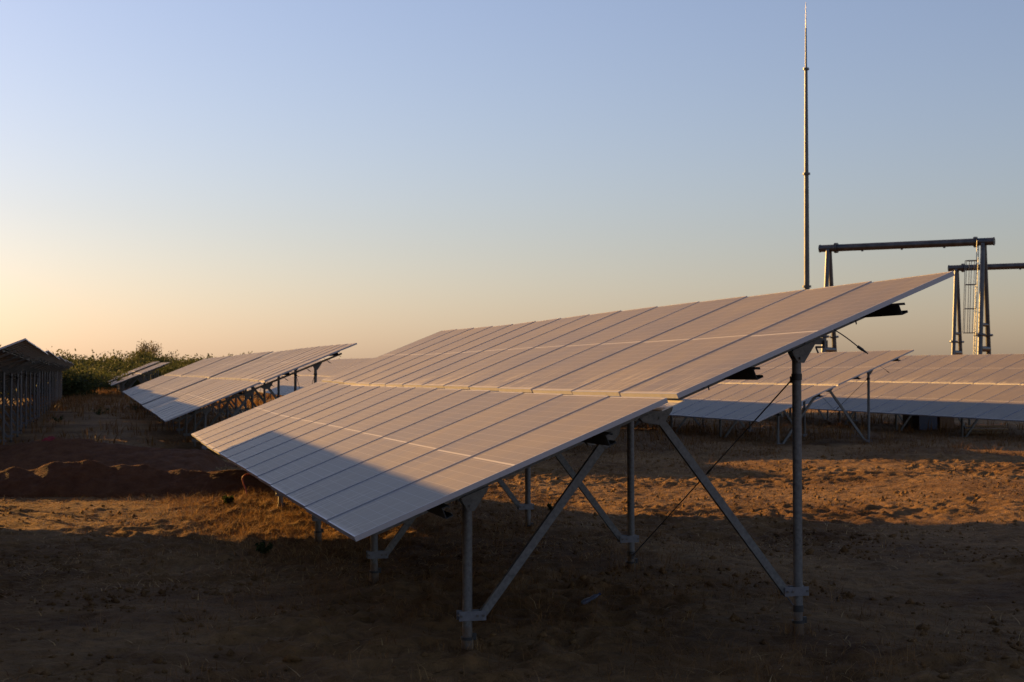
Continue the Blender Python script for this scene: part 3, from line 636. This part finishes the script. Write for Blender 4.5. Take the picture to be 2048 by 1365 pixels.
# tufts round the feet of the posts of the foreground table
r = np.random.default_rng(8); pu = []; 
for k in range(5):
    for nn in (1.594 + 1.0066 * CT, 1.594 + 3.739 * CT): pu += [(9.355 + INSET + k * BAY + r.normal(0, 0.09), nn + r.normal(0, 0.09)) for _ in range(110)]
pu = np.array(pu); q = un_arr(pu[:, 0], pu[:, 1]); h = r.uniform(0.03, 0.16, len(q))
parts_.append((np.column_stack([q, ground_z(q[:, 0], q[:, 1]) - 0.01]), h, h * r.uniform(0.3, 1.8, len(q)), r.uniform(0, 6.28, len(q)), r.uniform(0.002, 0.005, len(q)), r.uniform(0, 0.8, len(q))))
q, sz, off, r = scatter_clumps(2600, 28, 46, 10.5, 27, 9, 0.13, lambda u, n: sstep(u, 28, 31) * 0.8, 16)
h = r.uniform(0.05, 0.24, len(q)) * sz; ang = np.arctan2(off[:, 1], off[:, 0]) + r.normal(0, 0.6, len(q))
parts_.append((np.column_stack([q, ground_z(q[:, 0], q[:, 1]) - 0.01]), h, h * r.uniform(0.4, 1.5, len(q)), ang, r.uniform(0.006, 0.014, len(q)), r.uniform(0, 0.35, len(q))))
# tall dry growth on the verge before the bushes and under the far tables
q, sz, off, r = scatter_clumps(9000, 36, 185, -4.0, 30, 9, 0.2, lambda u, n: 0.25 + 0.75 * sstep(u, 60, 95), 6)
h = r.uniform(0.12, 0.5, len(q)) * sz; ang = np.arctan2(off[:, 1], off[:, 0]) + r.normal(0, 0.6, len(q))
P3 = np.column_stack([q, ground_z(q[:, 0], q[:, 1]) - 0.01]); parts_.append((P3, h, h * r.uniform(0.2, 0.9, len(q)), ang, r.uniform(0.015, 0.04, len(q)), r.uniform(0, 0.5, len(q))))
cat_ = [np.concatenate([p[k] for p in parts_]) for k in range(6)]
tag(link('dry_grass', blades_mesh('dry_grass', *cat_, M['straw'])), 'withered straw-coloured grass growing in tufts under and around the tables', 'grass', kind='stuff')
# litter of straw lying flat
r = np.random.default_rng(9); nL = 105000
u = np.where(r.uniform(0, 1, nL) < 0.6, r.uniform(13, 32, nL), r.uniform(7, 34, nL)); n = np.where(r.uniform(0, 1, nL) < 0.3, r.normal(4.0, 2.6, nL), r.uniform(-5, 15, nL)); p = un_arr(u, n)
k = r.uniform(0, 1, nL) < (0.12 + 0.88 * sstep(fbm(p[:, 0] / 1.6, p[:, 1] / 1.6, 3, 91), 0.40, 0.62)) * (0.22 + 0.78 * sstep(u, 13, 17)); p = p[k]; nL = len(p)
ln = r.gamma(2.2, 0.045, nL) + 0.03; ang = r.uniform(0, 2 * math.pi, nL)
P3 = np.column_stack([p, ground_z(p[:, 0], p[:, 1]) + 0.012])
tag(link('straw_litter', blades_mesh('straw_litter', P3, r.uniform(0.0, 0.05, nL), ln, ang, r.uniform(0.005, 0.011, nL), r.beta(2, 1.6, nL), M['straw'])), 'loose bits of straw and dry stalks lying on the sand', 'straw', kind='stuff')

# crumbs and clods of dry soil
r = np.random.default_rng(15); nC = 30000
u = r.uniform(7, 32, nC); n = r.uniform(-5, 16, nC); p = un_arr(u, n); k = r.uniform(0, 1, nC) < 0.1 + 0.9 * sstep(fbm(p[:, 0] / 0.9, p[:, 1] / 0.9, 3, 131), 0.45, 0.62); p = p[k]; nC = len(p)
sz = 0.006 + r.gamma(1.6, 0.007, nC); c = np.column_stack([p, ground_z(p[:, 0], p[:, 1]) + sz * 0.25])
oct_ = np.array([(1, 0, 0), (0, 1, 0), (-1, 0, 0), (0, -1, 0), (0, 0, 0.8), (0, 0, -0.8)], float)
V = (c[:, None, :] + oct_[None] * sz[:, None, None] * r.uniform(0.6, 1.4, (nC, 6, 1)) + r.normal(0, 0.2, (nC, 6, 3)) * sz[:, None, None]).reshape(-1, 3)
F = (np.arange(nC)[:, None, None] * 6 + np.array([(0, 1, 4), (1, 2, 4), (2, 3, 4), (3, 0, 4), (1, 0, 5), (2, 1, 5), (3, 2, 5), (0, 3, 5)])[None]).reshape(-1, 3)
me = bpy.data.meshes.new('soil_clods'); me.vertices.add(len(V)); me.vertices.foreach_set('co', V.astype(np.float32).ravel()); me.loops.add(F.size); me.loops.foreach_set('vertex_index', F.astype(np.int32).ravel())
me.polygons.add(len(F)); me.polygons.foreach_set('loop_start', np.arange(0, F.size, 3, dtype=np.int32)); me.materials.append(M['soil']); me.update(calc_edges=True)
tag(link('soil_clods', me), 'loose crumbs and clods of dry soil strewn over the sand', 'soil clods', kind='stuff')

def leaves(name, C, size, tone, m, seed):
    r = np.random.default_rng(seed); n = len(C)
    a = r.normal(0, 1, (n, 3)); a /= np.linalg.norm(a, axis=1)[:, None]; b = np.cross(a, r.normal(0, 1, (n, 3))); b /= np.linalg.norm(b, axis=1)[:, None]
    s = size * r.uniform(0.6, 1.4, n)[:, None]
    V = np.stack([C - a * s, C + b * s * 0.42, C + a * s, C - b * s * 0.42], 1).reshape(-1, 3); Q = np.arange(4 * n).reshape(n, 4)
    me = bpy.data.meshes.new(name); me.vertices.add(len(V)); me.vertices.foreach_set('co', V.astype(np.float32).ravel())
    me.loops.add(Q.size); me.loops.foreach_set('vertex_index', Q.astype(np.int32).ravel())
    me.polygons.add(n); me.polygons.foreach_set('loop_start', np.arange(0, Q.size, 4, dtype=np.int32))
    at = me.attributes.new('tone', 'FLOAT', 'POINT'); at.data.foreach_set('value', np.repeat(tone, 4).astype(np.float32))
    me.materials.append(m); me.update(calc_edges=True); return me
def shrub(name, px, d, h, wd, label, cat, group, seed, leafm='leaf', dens=1.0, open_=0.0, size=0.085, foot=0.0):
    r = np.random.default_rng(seed); x, y = ground_at(px, d); z = float(ground_base(np.array(x), np.array(y)))
    root = empty(name, (x, y, z)); tag(root, label, cat, group)
    stems = MB(); tips = []
    ns = 9 if open_ < 0.5 else 5
    for k in range(ns):
        a = r.uniform(0, 2 * math.pi); sp_ = r.uniform(0.2, 0.95)
        p = np.array([math.cos(a) * 0.12 * wd, math.sin(a) * 0.12 * wd, -0.1]); dirv = np.array([math.cos(a) * sp_ * wd * 0.5, math.sin(a) * sp_ * wd * 0.5, h * r.uniform(0.55, 1.0) * (1 - 0.35 * sp_ ** 2)])
        m1 = p + dirv * 0.45 + r.normal(0, 0.05, 3) * wd; e = p + dirv
        rad = 0.03 + 0.012 * h; stems.tube(p, m1, rad, rad * 0.6, n=6); stems.tube(m1, e, rad * 0.6, rad * 0.2, n=5); tips.append(e)
        for j in range(4):
            f = r.uniform(0.35, 0.95); c0 = m1 * (1 - f) + e * f; t_ = c0 + r.normal(0, 1, 3) * np.array([0.2 * wd, 0.2 * wd, 0.14 * h]); t_[2] = max(t_[2], 0.25 * h * (open_ > 0.5) + 0.1)
            stems.tube(c0, t_, rad * 0.3, rad * 0.1, n=4); tips.append(t_)
    link('stems', stems.mesh('stems', M['bark']), root)
    C = []; T = []
    nl = int(3800 * dens * min(2.2, (h * wd) / 8 + 0.35) / len(tips))
    for t_ in tips:
        s_ = np.array([0.14 * wd, 0.14 * wd, 0.12 * h]) * r.uniform(0.55, 1.25) * (1 - 0.45 * open_)
        c = t_ + r.normal(0, 1, (nl, 3)) * s_
        C.append(c); T.append(np.clip(r.uniform(0.1, 0.9) + r.normal(0, 0.15, nl), 0, 1))
    if open_ < 0.5:      # low skirt of leaves down to the ground
        k = int(nl * 8); a = r.uniform(0, 2 * math.pi, k); rr = np.sqrt(r.uniform(0, 1, k)) * wd * 0.5
        C.append(np.stack([np.cos(a) * rr, np.sin(a) * rr, r.uniform(0, 0.55, k) * h], -1)); T.append(r.uniform(0, 0.6, k))
        for q in range(3):  # whips above the outline
            a = r.uniform(0, 2 * math.pi); b0 = np.array([math.cos(a) * wd * r.uniform(0.05, 0.4), math.sin(a) * wd * 0.3, h * 0.75]); tt = np.linspace(0, 1, 26)[:, None]
            C.append(b0 + tt * np.array([r.normal(0, 0.12), 0, h * r.uniform(0.2, 0.42)]) + r.normal(0, 0.05, (26, 3))); T.append(r.uniform(0.2, 0.8, 26))
    C = np.concatenate(C); T = np.concatenate(T); C[:, 2] = np.abs(C[:, 2])
    link('foliage', leaves('foliage', C, size * (0.7 + d / 300), T, M[leafm], seed + 1), root)
    return root
GB = 'bushes along the far edge of the site'
bush = [(120, 122, 4.0, 6.5), (150, 118, 4.6, 4.5), (178, 124, 3.9, 5.5), (205, 121, 3.6, 5.0), (232, 126, 3.8, 5.5), (258, 122, 4.0, 5.0), (280, 128, 4.4, 4.5), (308, 125, 3.7, 5.0), (338, 130, 3.8, 5.5), (366, 127, 4.0, 5.0), (392, 132, 3.9, 5.0), (418, 136, 3.5, 5.0), (445, 150, 4.6, 4.5), (462, 152, 4.4, 4.0), (98, 130, 4.0, 6.0)]
bw = ['dense olive bush just right of the row seen from behind', 'tall spiky bush with upright whips, right of the row seen from behind', 'low dense bush, next right of the tall spiky bush', 'rounded bush above the far end of the aisle', 'bush in the middle of the hedge, left of the small far tables', 'bush directly behind the low corner of the small far tables', 'bush with a raised tip, left of the pale airy tree', 'bush under the pale airy tree', 'bush right of the pale airy tree', 'bush above the top edge of the small far tables', 'bush with ragged top left of the joined tables', 'bush fading behind the top corner of the farthest joined table', 'flat-topped dark bush peeping over the joined tables', 'right end bush of the hedge peeping over the joined tables', 'bush behind the far end of the row seen from behind']
for k, (b_, wds) in enumerate(zip(bush, bw)):
    shrub('bush', b_[0], b_[1] * 1.4, b_[2] * 0.82, b_[3] * 1.35, wds, 'bush', GB, 100 + 7 * k, size=0.13)
for k, (px, d) in enumerate(((112, 128), (86, 122), (60, 118), (126, 142), (99, 112), (38, 125), (120, 116))):  # bushes added behind the left row to cast shade on the verge
    shrub('bush', px, d, 2.4 + 0.2 * (k % 3), 5.5, 'bush added to shade the verge, mostly hidden by the row seen from behind, ' + ('its tip beside the roofline', 'behind the middle tables', 'behind the near tables', 'just right of its far end', 'behind the far tables', 'behind the nearest table', 'at the foot of its far end')[k], 'bush', GB, 800 + 3 * k, size=0.12)
for k in range(9):
    shrub('bush', 118 + 36 * k, 158 + (k * 7) % 5, 1.9 + 0.5 * ((k * 5) % 3), 6.2, ['low bush at the foot of the hedge, %s' % q for q in ('leftmost', 'second from the left', 'third from the left', 'fourth from the left', 'fifth from the left', 'sixth from the left', 'seventh from the left', 'eighth from the left', 'rightmost')][k], 'bush', GB, 300 + 5 * k, size=0.10)
shrub('airy_tree', 311, 205, 6.0, 5.0, 'pale airy round-crowned tree standing above the bushes', 'tree', None, 501, 'leafpale', 0.8, 0.8, 0.10)
for k, (px, d) in enumerate(((683, 150), (697, 156), (712, 150))):
    shrub('bush', px, d, 2.55 + 0.2 * (k % 2), 2.2, ['left of three bush tips beside the joined tables', 'middle of three bush tips beside the joined tables', 'right of three bush tips beside the joined tables'][k], 'bush', GB, 600 + k, size=0.09, dens=0.7)
# small green weeds
def weed(px, py, h, label, seed):
    d = CAM_Z * PXF / (py - HOR); x, y = ground_at(px, d); z = gz(x, y); r = np.random.default_rng(seed)
    root = empty('green_weed', (x, y, z)); tag(root, label, 'weed', 'small green weeds')
    st = MB(); C = []; T = []
    for k in range(11):
        a = r.uniform(0, 6.28); e = np.array([math.cos(a) * h * 0.8, math.sin(a) * h * 0.8, h * r.uniform(0.3, 1)]); st.tube((0, 0, -0.02), e, 0.004, 0.002, n=4)
        f = r.uniform(0.25, 1.05, 30)[:, None]; C.append(e * f + r.normal(0, h * 0.07, (30, 3))); T.append(r.uniform(0, 1, 30))
    link('stems', st.mesh('stems', M['weed']), root); C = np.concatenate(C); C[:, 2] = np.abs(C[:, 2])
    me = leaves('leaves', C, 0.026, np.concatenate(T), M['weed'], seed + 1); link('leaves', me, root)
    a = root.children[0].data.attributes.new('tone', 'FLOAT', 'POINT')
weed(530, 1082, 0.11, 'leafy green weed at the shadow edge by the low side of the foreground table', 701)
weed(458, 1003, 0.10, 'pale green tuft in the sunlit sand left of the foreground table', 702)
weed(1108, 1008, 0.10, 'green tuft in the sunlit strip seen between the table posts', 704)
weed(270, 812, 0.5, 'larger dark green weed in the aisle beside the joined tables', 705)
weed(200, 822, 0.45, 'green weed in the shaded aisle at left', 706)
weed(118, 835, 0.3, 'small weed with a yellow-green tip beside the row seen from behind', 707)
